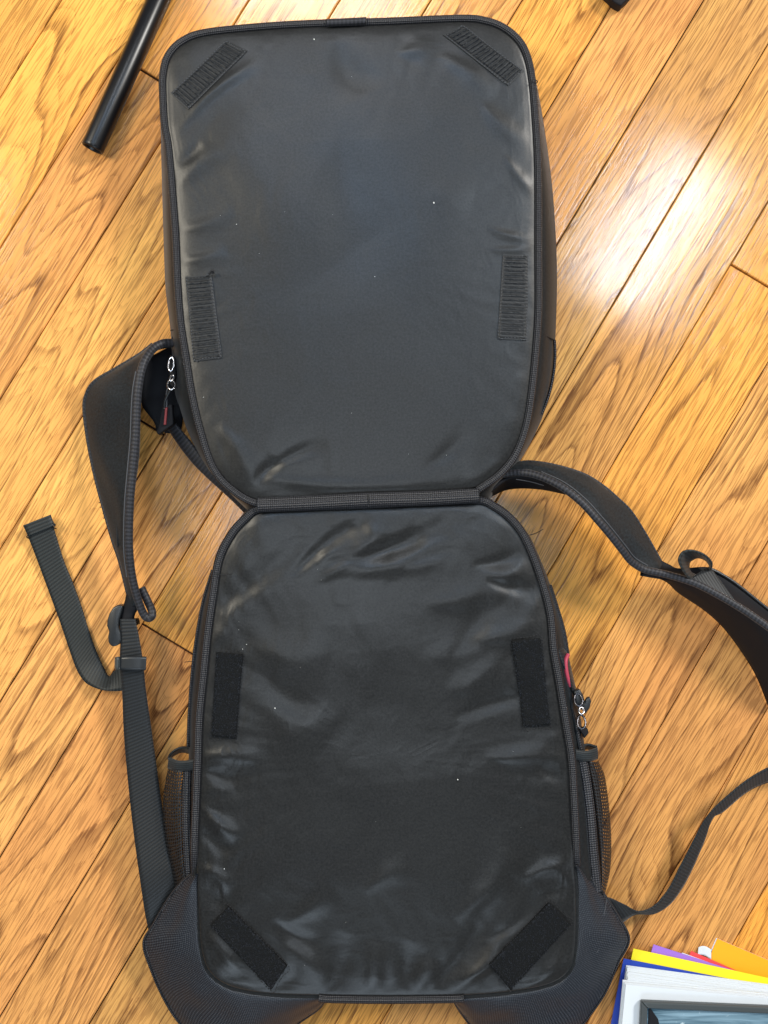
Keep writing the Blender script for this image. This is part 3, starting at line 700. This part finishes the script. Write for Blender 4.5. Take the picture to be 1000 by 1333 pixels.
# left bright slider with red tag
s3 = slab('zipper_slider', [(221, 462), (227, 464), (229, 485), (226, 505), (220, 500)], .044, .052, M['black'], bag, 0.001, True)
ring((223, 474), 3.6, 9, 1.35, .056, M['chrome'], 'pull_ring', s3, 0.002, rot=0.1)
ring((223, 501), 5.0, 6, 1.3, .054, M['chrome'], 'pull_ring', s3, 0.003)
ring((224, 492), 2.2, 4, 1.1, .058, M['chrome'], 'pull_link', s3, 0.002, rot=0.5)
tube_obj('pull_cord', [(222, 507, .052), (218, 515, .050), (215, 522, .048), (214, 532, .046)], 1.6, M['plast'], s3, 30)
tube_obj('pull_cord', [(219, 504, .050), (217, 512, .048), (217, 520, .047), (217, 530, .046)], 1.2, M['thread'], s3, 30)
slab('red_tag', [(215, 531), (218, 530), (216, 553), (213, 553)], .046, .049, M['red'], s3, 0.0004)
slab('tag_flap', [(211, 528), (224, 526), (226, 552), (214, 560), (206, 566), (203, 562), (207, 552)], .036, .0455, M['black'], s3, 0.001, True)

# left shoulder strap
L_ = [(226, 443, .030), (212, 444, .034), (198, 448, .038), (180, 462, .038), (150, 480, .030), (122, 497, .022), (111, 515, .016), (109, 535, .014), (114, 575, .014), (122, 615, .016), (131, 650, .020), (145, 700, .026), (155, 730, .028), (165, 770, .030), (170, 790, .030)]
R_ = [(226, 452, .044), (213, 453, .050), (203, 458, .056), (194, 470, .062), (187, 490, .066), (183.5, 510, .067), (182, 530, .066), (181, 550, .065), (180, 590, .062), (176, 630, .060), (172, 665, .058), (171, 700, .054), (173, 740, .048), (178, 765, .042), (182, 785, .036)]
ls = loft('shoulder_strap', L_, R_, M['strapf'], bag, 160, 20, 0.004, puff=0.006, wr=0.003, seed=2)
tag(ls, 'padded left shoulder strap with a braided raised edge')
rp = [(224, 446, .047), (212, 447, .052), (200, 453, .058), (190, 466, .066), (184, 482, .070), (180, 505, .071), (178, 530, .070), (176.5, 570, .068), (173, 610, .066), (169.5, 650, .064), (168, 690, .060), (168.5, 720, .056), (172, 750, .050), (178, 775, .044), (185, 795, .038), (191, 804, .036), (197, 803, .036), (198, 796, .034), (192, 782, .030), (184, 765, .030)]
tube_obj('braided_edge', rp, 5.2, M['rib'], ls, 500, rz=4.5)
tube_obj('edge_stitching', [(x-7, y+1, z+0.001) for x, y, z in rp[4:13]], 0.8, M['thread'], ls, 240)
tube_obj('strap_piping', [(x+1, y, z+0.001) for x, y, z in L_[2:]], 2.6, M['rib'], ls, 300)
tube_obj('strap_quilt_seam', [(140, 500, .034), (132, 530, .030), (134, 575, .031), (144, 630, .036), (155, 680, .044)], 0.8, M['darkthread'], ls, 80)
loft('strap_underside', [(193, 468, .040), (187, 490, .036), (184, 515, .030), (186, 530, .022), (200, 548, .020), (204, 562, .018)], [(229, 447, .020), (230, 470, .020), (232, 500, .020), (236, 520, .018), (238, 540, .014), (236, 566, .012)], M['black'], ls, 40, 8, 0.003)
fz = [(131+i*2.0+rng.normal(0, 1.2), 652+i*6.2, .020) for i in range(7)]
for i, (a, b, c) in enumerate(fz):
    tube_obj('frayed_thread', [(a+3, b, .021), (a+0.5, b+1.5, .022), (a-0.8+rng.normal(0, .8), b+rng.uniform(2, 5), .020)], 0.6, M['darkthread'], ls, 8)
# seam folds low on the strap
tube_obj('strap_crease', [(151, 668, .040), (152, 690, .043), (153, 712, .043)], 1.1, M['darkthread'], ls, 30)
tube_obj('strap_crease', [(131, 628, .026), (136, 631, .030), (141, 633, .034)], 0.8, M['darkthread'], ls, 20)
loft('strap_tongue', [(165, 770, .032), (162, 784, .032), (158, 797, .030), (156, 812, .030)], [(182, 778, .034), (180, 792, .034), (176, 800, .032), (174, 812, .030)], M['black'], ls, 30, 6, 0.003, puff=0.003)
bk = slab('buckle', [(154, 787), (147, 791), (142, 799), (139.5, 808), (139, 815), (142, 822), (140.5, 829), (141, 836), (144, 841), (149, 842), (155, 839), (158, 834), (157, 824), (154, 815), (155, 806), (158, 797), (160, 789)], .020, .036, M['plast'], bag, 0.0016, True, 3)
slab('buckle_bar', [(150, 806), (178, 806), (179, 814), (150, 815)], .014, .027, M['black'], bk, 0.001, True)
# webbing from the upper body corner to the strap
loft('anchor_webbing', [(219, 560, .020), (240, 590, .018), (262, 615, .016), (300, 650, .012), (322, 672, .010)], [(229, 551, .024), (248, 574, .022), (268, 600, .020), (305, 640, .016), (326, 663, .012)], M['rib'], bag, 60, 6, 0.002, puff=0.001)

# left adjusting webbing
wa = [(156, 806, .034), (157, 830, .034), (156, 862, .033), (159, 900, .028), (161, 950, .024), (165, 1000, .024), (170, 1050, .026), (176, 1100, .030), (183, 1150, .034), (189, 1190, .032), (196, 1222, .024)]
wb = [(176, 806, .036), (181, 830, .036), (186, 862, .035), (190, 900, .030), (197, 950, .026), (204, 1000, .026), (211, 1050, .028), (219, 1100, .032), (227, 1135, .036), (233, 1158, .034), (238, 1185, .026)]
wl = loft('adjuster_webbing', wa, wb, M['web'], bag, 200, 8, 0.0016, puff=0.0006)
tag(wl, 'flat ribbed webbing running down the left side to the lower corner')
loft('webbing_slide', [(150, 856, .040), (165, 854.5, .042), (180, 854.5, .042), (191, 855, .040)], [(149, 871, .040), (165, 872.5, .042), (180, 872.5, .042), (190, 872.5, .040)], M['plast'], wl, 24, 6, 0.0022)
loft('webbing_slide_edge', [(149.5, 856, .0405), (152, 855, .043), (155, 855, .0440)], [(149, 871, .0405), (151, 872, .043), (154, 872, .044)], M['frame'], wl, 10, 5, 0.002)
ta = [(31, 685, .010), (43, 715, .007), (55, 747, .005), (68, 782, .004), (80, 815, .004), (91, 848, .004), (101, 874, .006), (112, 889, .010), (126, 896, .014), (142, 899, .018), (160, 899, .020), (172, 893, .022)]
tb = [(65, 671, .010), (74, 701, .007), (83, 730, .005), (94, 757, .004), (105, 787, .004), (116, 822, .004), (125, 847, .005), (134, 866, .006), (142, 880, .008), (148, 874, .012), (155, 868, .016), (168, 862, .020)]
tw = loft('loose_webbing_tail', ta, tb, M['webg'], bag, 180, 8, 0.0016)
tag(tw, 'loose webbing tail lying on the boards at the far left')
loft('tail_hem', [(30, 684, .0125), (33, 690.5, .0122), (36.5, 698, .0118)], [(65.5, 670, .0125), (68, 677, .0122), (71, 684, .0118)], M['webg'], tw, 14, 7, 0.0022)
tube_obj('frayed_thread', [(69, 681, .012), (72, 683, .012), (70, 687, .011), (73, 688, .006)], 0.8, M['darkthread'], tw, 16)
tube_obj('frayed_thread', [(37, 696, .012), (35, 699, .011), (38, 701, .006)], 0.8, M['darkthread'], tw, 16)

# right shoulder strap
U_ = [(668, 601, .040), (680, 600, .040), (695, 600, .042), (725, 605, .044), (760, 616, .042), (785, 631, .040), (805, 648, .038), (822, 665, .036), (840, 693, .034), (852, 714, .034), (862, 732, .034)]
C_ = [(655, 614, .052), (675, 614, .056), (700, 620, .062), (730, 634, .070), (757, 655, .074), (778, 678, .074), (795, 698, .070), (810, 717, .064), (822, 732, .058), (836, 743, .054), (852, 749, .052)]
rs = loft('shoulder_strap', U_, C_, M['strapf'], bag, 130, 18, 0.004, puff=0.005, wr=0.003, seed=7)
tag(rs, 'padded right shoulder strap curving out of the picture')
C2 = [(650, 618, .050), (675, 615, .056), (700, 619, .063), (730, 633, .072), (757, 654, .076), (778, 677, .076), (795, 697, .072), (810, 716, .066), (822, 731, .060), (838, 741, .056), (855, 745, .056), (872, 749, .056), (904, 759, .058), (936, 775, .060), (968, 794, .062), (1000, 816, .064), (1040, 846, .064)]
tube_obj('braided_edge', C2, 4.6, M['rib'], rs, 500, rz=4)
tube_obj('edge_stitching', [(x+5, y-5, z) for x, y, z in C2[2:10]], 0.7, M['thread'], rs, 200)
tube_obj('strap_piping', [(x, y+1, z+0.001) for x, y, z in U_[1:]], 1.6, M['rib'], rs, 200)
loft('strap_top', [(858, 728, .036), (872, 735, .038), (885, 740, .040), (926, 739, .036), (960, 760, .036), (1000, 792, .036), (1040, 822, .036)], [(848, 746, .052), (872, 749, .054), (904, 759, .056), (936, 775, .058), (968, 794, .060), (1000, 816, .062), (1040, 846, .062)], M['black'], rs, 80, 10, 0.003, sag=0.004)
tube_obj('strap_piping', [(922, 739, .038), (940, 748, .038), (960, 761, .038), (1000, 793, .038), (1040, 823, .038)], 2.0, M['plast'], rs, 100)
loft('strap_side', [(834, 744, .052), (856, 748, .053), (872, 752, .054), (904, 761, .056), (936, 777, .058), (968, 796, .060), (1000, 818, .062), (1040, 848, .062)], [(836, 746, .045), (866, 757, .030), (883, 772, .022), (917, 795, .014), (942, 818, .010), (966, 850, .006), (985, 882, .005), (1002, 925, .005)], M['black'], rs, 120, 14, 0.004, puff=0.006, wr=0.003, seed=3)
loft('strap_side_lining', [(640, 640, .050), (665, 622, .050), (700, 624, .054), (735, 640, .060)], [(628, 654, .030), (660, 638, .030), (700, 637, .036), (742, 645, .050)], M['black'], rs, 40, 8, 0.003)
tube_obj('lining_stitching', [(672, 624, .056), (690, 627, .058), (708, 632, .062)], 0.4, M['thread'], rs, 30)
tube_obj('strap_crease', [(690, 600, .044), (695, 606, .050), (697, 615, .058)], 0.8, M['darkthread'], rs, 20)
loft('inner_webbing', [(901, 752, .058), (915, 742, .050), (924, 738, .046), (928, 742, .046)], [(908, 762, .058), (930, 772, .057), (950, 782, .058), (962, 788, .058)], M['web'], rs, 30, 8, 0.002)
# standing webbing loop on the strap
lw = loft('webbing_loop', [(904, 757, .056), (896, 750, .064), (888, 738, .070), (885, 728, .072), (889, 720, .072), (898, 717.5, .072), (910, 720, .070), (920, 726, .068), (925.5, 733, .060), (924, 741, .052)],
          [(906, 748, .046), (900, 744, .046), (898, 738, .046), (899, 732, .046), (903, 729, .046), (908, 727, .046), (914, 728, .046), (919, 731, .046), (923, 737, .046), (922, 742, .044)], M['webg'], bag, 80, 8, 0.0018)
tag(lw, 'small standing webbing loop on the right strap')

# right thin webbing, twisted
ra = [(786, 1168, .040), (796, 1170, .038), (812, 1178, .034), (829, 1187, .030), (850, 1181, .026), (870, 1159, .024), (885, 1130, .024), (897, 1107, .026), (915, 1072, .032), (926, 1057, .036), (940, 1043, .036), (970, 1018, .034), (1000, 1000, .032), (1040, 985, .03)]
rb = [(806, 1206, .028), (814, 1199, .026), (823, 1193, .026), (831, 1190.5, .026), (852, 1190, .020), (872, 1178, .016), (888, 1157, .014), (901, 1133, .014), (917, 1096, .020), (928, 1066, .030), (942, 1057, .028), (972, 1032, .024), (1000, 1019, .02), (1040, 1008, .02)]
rw = loft('adjuster_webbing', ra, rb, M['web'], bag, 220, 7, 0.0012)
tag(rw, 'narrow twisted webbing running from the lower right corner out of the picture')

# ------------------------------------------------------------------ black tube, top left
tb_ = empty('black_tube', P(120, 194, 0))
tag(tb_, 'glossy black metal tube lying on the floor, its open end pointing down beside the bag', 'tube')
def cyl_dir(name, a, b, r0, mat, parent, rings):
    """rings: (distance from a, radius) profile swept along a->b"""
    d = (b-a).normalized(); s = d.cross(Vector((0, 0, 1))).normalized(); u = s.cross(d); n = 40; V = []; U = []
    for (t, r) in rings:
        for j in range(n):
            an = 2*math.pi*j/n; V.append(a+d*t+s*math.cos(an)*r+u*math.sin(an)*r-parent.location); U.append((t, an*r0))
    F = grid_faces(len(rings), n, False, True); 
    return mesh_obj(name, V, F, mat, parent, U)
R0 = 0.0113
a0 = P(120.5, 193, R0+0.001); a1 = P(262, -125, R0+0.001)
ln = (a1-a0).length
cyl_dir('tube_body', a0, a1, R0, M['tube'], tb_, [(0.028, R0*0.86), (0.0, R0*0.86), (-0.0006, R0*0.93), (0.0, R0), (0.003, R0*1.0), (ln, R0), (ln+0.001, R0*0.9), (ln-0.02, R0*0.85)])
cyl_dir('end_plug', a0, a1, R0, M['plast'], tb_, [(0.004, 0.0001), (0.004, R0*0.55), (0.0022, R0*0.7), (0.0022, R0*0.84), (0.02, R0*0.84)])

# ------------------------------------------------------------------ dark object at the very top
df = empty('rubber_foot', P(810, -12, 0)); tag(df, 'tip of a small black rubber foot just entering at the top edge', 'foot')
o = slab('foot_pad', [(785, -40), (788, -8), (793, -4), (800, 3), (809, 8), (812, 4), (818, -1), (826, -10), (830, -40)], 0.0005, 0.016, M['black'], df, 0.002, True, 3); o.location = -df.location
o = slab('foot_collar', [(794, -48), (797, -18), (812, -12), (822, -18), (824, -48)], 0.016, 0.024, M['plast'], df, 0.002, True, 3); o.location = -df.location

# ------------------------------------------------------------------ papers, bottom right
def sheet(name, corner, ang, z, th, mat, label, cat, w_=0.216, h_=0.28, wave=0.0, parent=None, skew=0.0):
    """page whose top-left corner lies at a traced point, turned clockwise by ang degrees"""
    c = P(corner[0], corner[1], z+th); c.z = 0; a = math.radians(-ang)
    n, m = 20, 20; V = []
    for zz in (1, 0):
        for i in range(n):
            for j in range(m):
                x = w_*i/(n-1); y = -h_*j/(m-1)
                dz = wave*math.sin(x*40+z*900)*math.cos(y*30)
                V.append((x*math.cos(a)-(y)*math.sin(a), x*math.sin(a)+y*math.cos(a), z+th*zz+dz))
    F = grid_faces(n, m, flip=True)+grid_faces(n, m, off=n*m)
    o = n*m
    for i in range(n-1):
        F.append((i*m, (i+1)*m, (i+1)*m+o, i*m+o)); F.append((i*m+m-1, (i+1)*m+m-1, (i+1)*m+m-1+o, i*m+m-1+o)[::-1])
    for j in range(m-1):
        F.append((j, j+1, j+1+o, j+o)[::-1]); k = (n-1)*m; F.append((k+j, k+j+1, k+j+1+o, k+j+o))
    ob = mesh_obj(name, V, F, mat, parent, [(v[0], v[1]) for v in V], smooth=False)
    ob.location = c
    if parent: ob.location = c-parent.location
    if label: tag(ob, label, cat)
    return ob
sheet('folder', (934, 1222), 23, 0.0006, 0.0008, M['orange'], 'orange card folder sticking out furthest right at the bottom of the pile', 'folder')
rim_ = sheet('card', (932.5, 1221), 23, 0.0001, 0.0003, M['white'], 'white card edge showing just behind the orange folder', 'paper')
sheet('folder', (900, 1238), 23.5, 0.0020, 0.0008, M['redc'], 'red card folder between the orange and the purple ones', 'folder')
sheet('paper', (888, 1240), 20, 0.0030, 0.0003, M['white'], 'thin white sheet showing as a sliver between red and purple folders', 'paper')
sheet('folder', (851, 1229.5), 18, 0.0036, 0.0008, M['purple'], 'purple card folder between the red and the yellow ones', 'folder')
sheet('folder', (824.7, 1235), 12.3, 0.0048, 0.0009, M['yellow'], 'yellow card folder under the blue folder', 'folder')
sheet('folder', (812, 1248), 11, 0.0060, 0.0012, M['blue'], 'dark blue folder under the white paper pile', 'folder', 0.235, 0.30)
# curled white slip
cv = loft('paper_slip', [(909.5, 1233, .002), (914, 1231.5, .003), (920, 1232.5, .0042), (926, 1236, .003)], [(908.5, 1243, .002), (914, 1243, .003), (920, 1245, .0036), (926, 1249, .003)], M['white'], None, 20, 6, 0.0004)
tag(cv, 'curled white paper slip beside the corner of the orange folder', 'paper')
st = empty('paper_stack', P(816, 1257, 0)); tag(st, 'pile of white papers on the blue folder, under the thicker white pile', 'papers')
for k in range(9):
    sheet('sheet', (816+rng.normal(0, 1.3)+k*0.15, 1257.5+rng.normal(0, 1.0)+k*1.6), 8+rng.normal(0, .45), 0.0076+k*0.0011, 0.00085, M['white'], None, None, wave=0.00012, parent=st)
s2_ = empty('paper_stack', P(810, 1277, 0)); tag(s2_, 'top white paper pile directly under the dark picture frame', 'papers')
for k in range(7):
    sheet('sheet', (810+rng.normal(0, .7)+k*0.9, 1276.5+rng.normal(0, .5)+k*0.8), 5.3+rng.normal(0, .1), 0.0180+k*0.0011, 0.00085, M['white'], None, None, wave=0.0001, parent=s2_)
# dark frame with shiny film
fr = empty('picture_frame', P(835, 1304, 0)); tag(fr, 'grey-black picture frame with blue glossy print on top of the papers', 'frame')
def frpt(u, v):
    a = math.radians(2.5); return (835+u*math.cos(a)-v*math.sin(a), 1304+u*math.sin(a)+v*math.cos(a))
Wf, Hf, bw = 270, 200, 9
for q in ([(0, 0), (Wf, 0), (Wf-bw, bw), (bw, bw)], [(0, 0), (bw, bw), (bw, Hf-bw), (0, Hf)], [(Wf, 0), (Wf, Hf), (Wf-bw, Hf-bw), (Wf-bw, bw)], [(0, Hf), (bw, Hf-bw), (Wf-bw, Hf-bw), (Wf, Hf)]):
    o = slab('frame_rail', [frpt(*p) for p in q], .0262, .0335, M['frame'], fr, 0.0016, False, 3); o.location = -fr.location
def mat_print():
    t = NT('glossy_blue_print'); tc = t.n('TexCoord').outputs['Object']
    n = t.noise(t.scale(tc, (8, 110, 1)), 1, 4, 0.6, 0.8)
    c = t.mix(t.ramp(n, 0.35, 0.62), (0.02, 0.06, 0.09), (0.22, 0.34, 0.42))
    n2 = t.noise(t.scale(tc, (60, 90, 1)), 1, 4, 0.7); c = t.mix(t.ramp(n2, 0.62, 0.7), c, (0.75, 0.85, 0.88))
    t.set(col=c, rough=0.15, spec=0.5); return t.m
o = slab('print', [frpt(bw-1, bw-1), frpt(Wf-bw+1, bw-1), frpt(Wf-bw+1, Hf-bw+1), frpt(bw-1, Hf-bw+1)], .0262, .0285, mat_print(), fr, 0); o.location = -fr.location
o = slab('print_mount', [frpt(bw+1, bw), frpt(bw+4, bw), frpt(bw+14, bw+13), frpt(bw+20, bw+40), frpt(bw+1, bw+40)], .0284, .0292, M['black'], fr, 0.0002); o.location = -fr.location
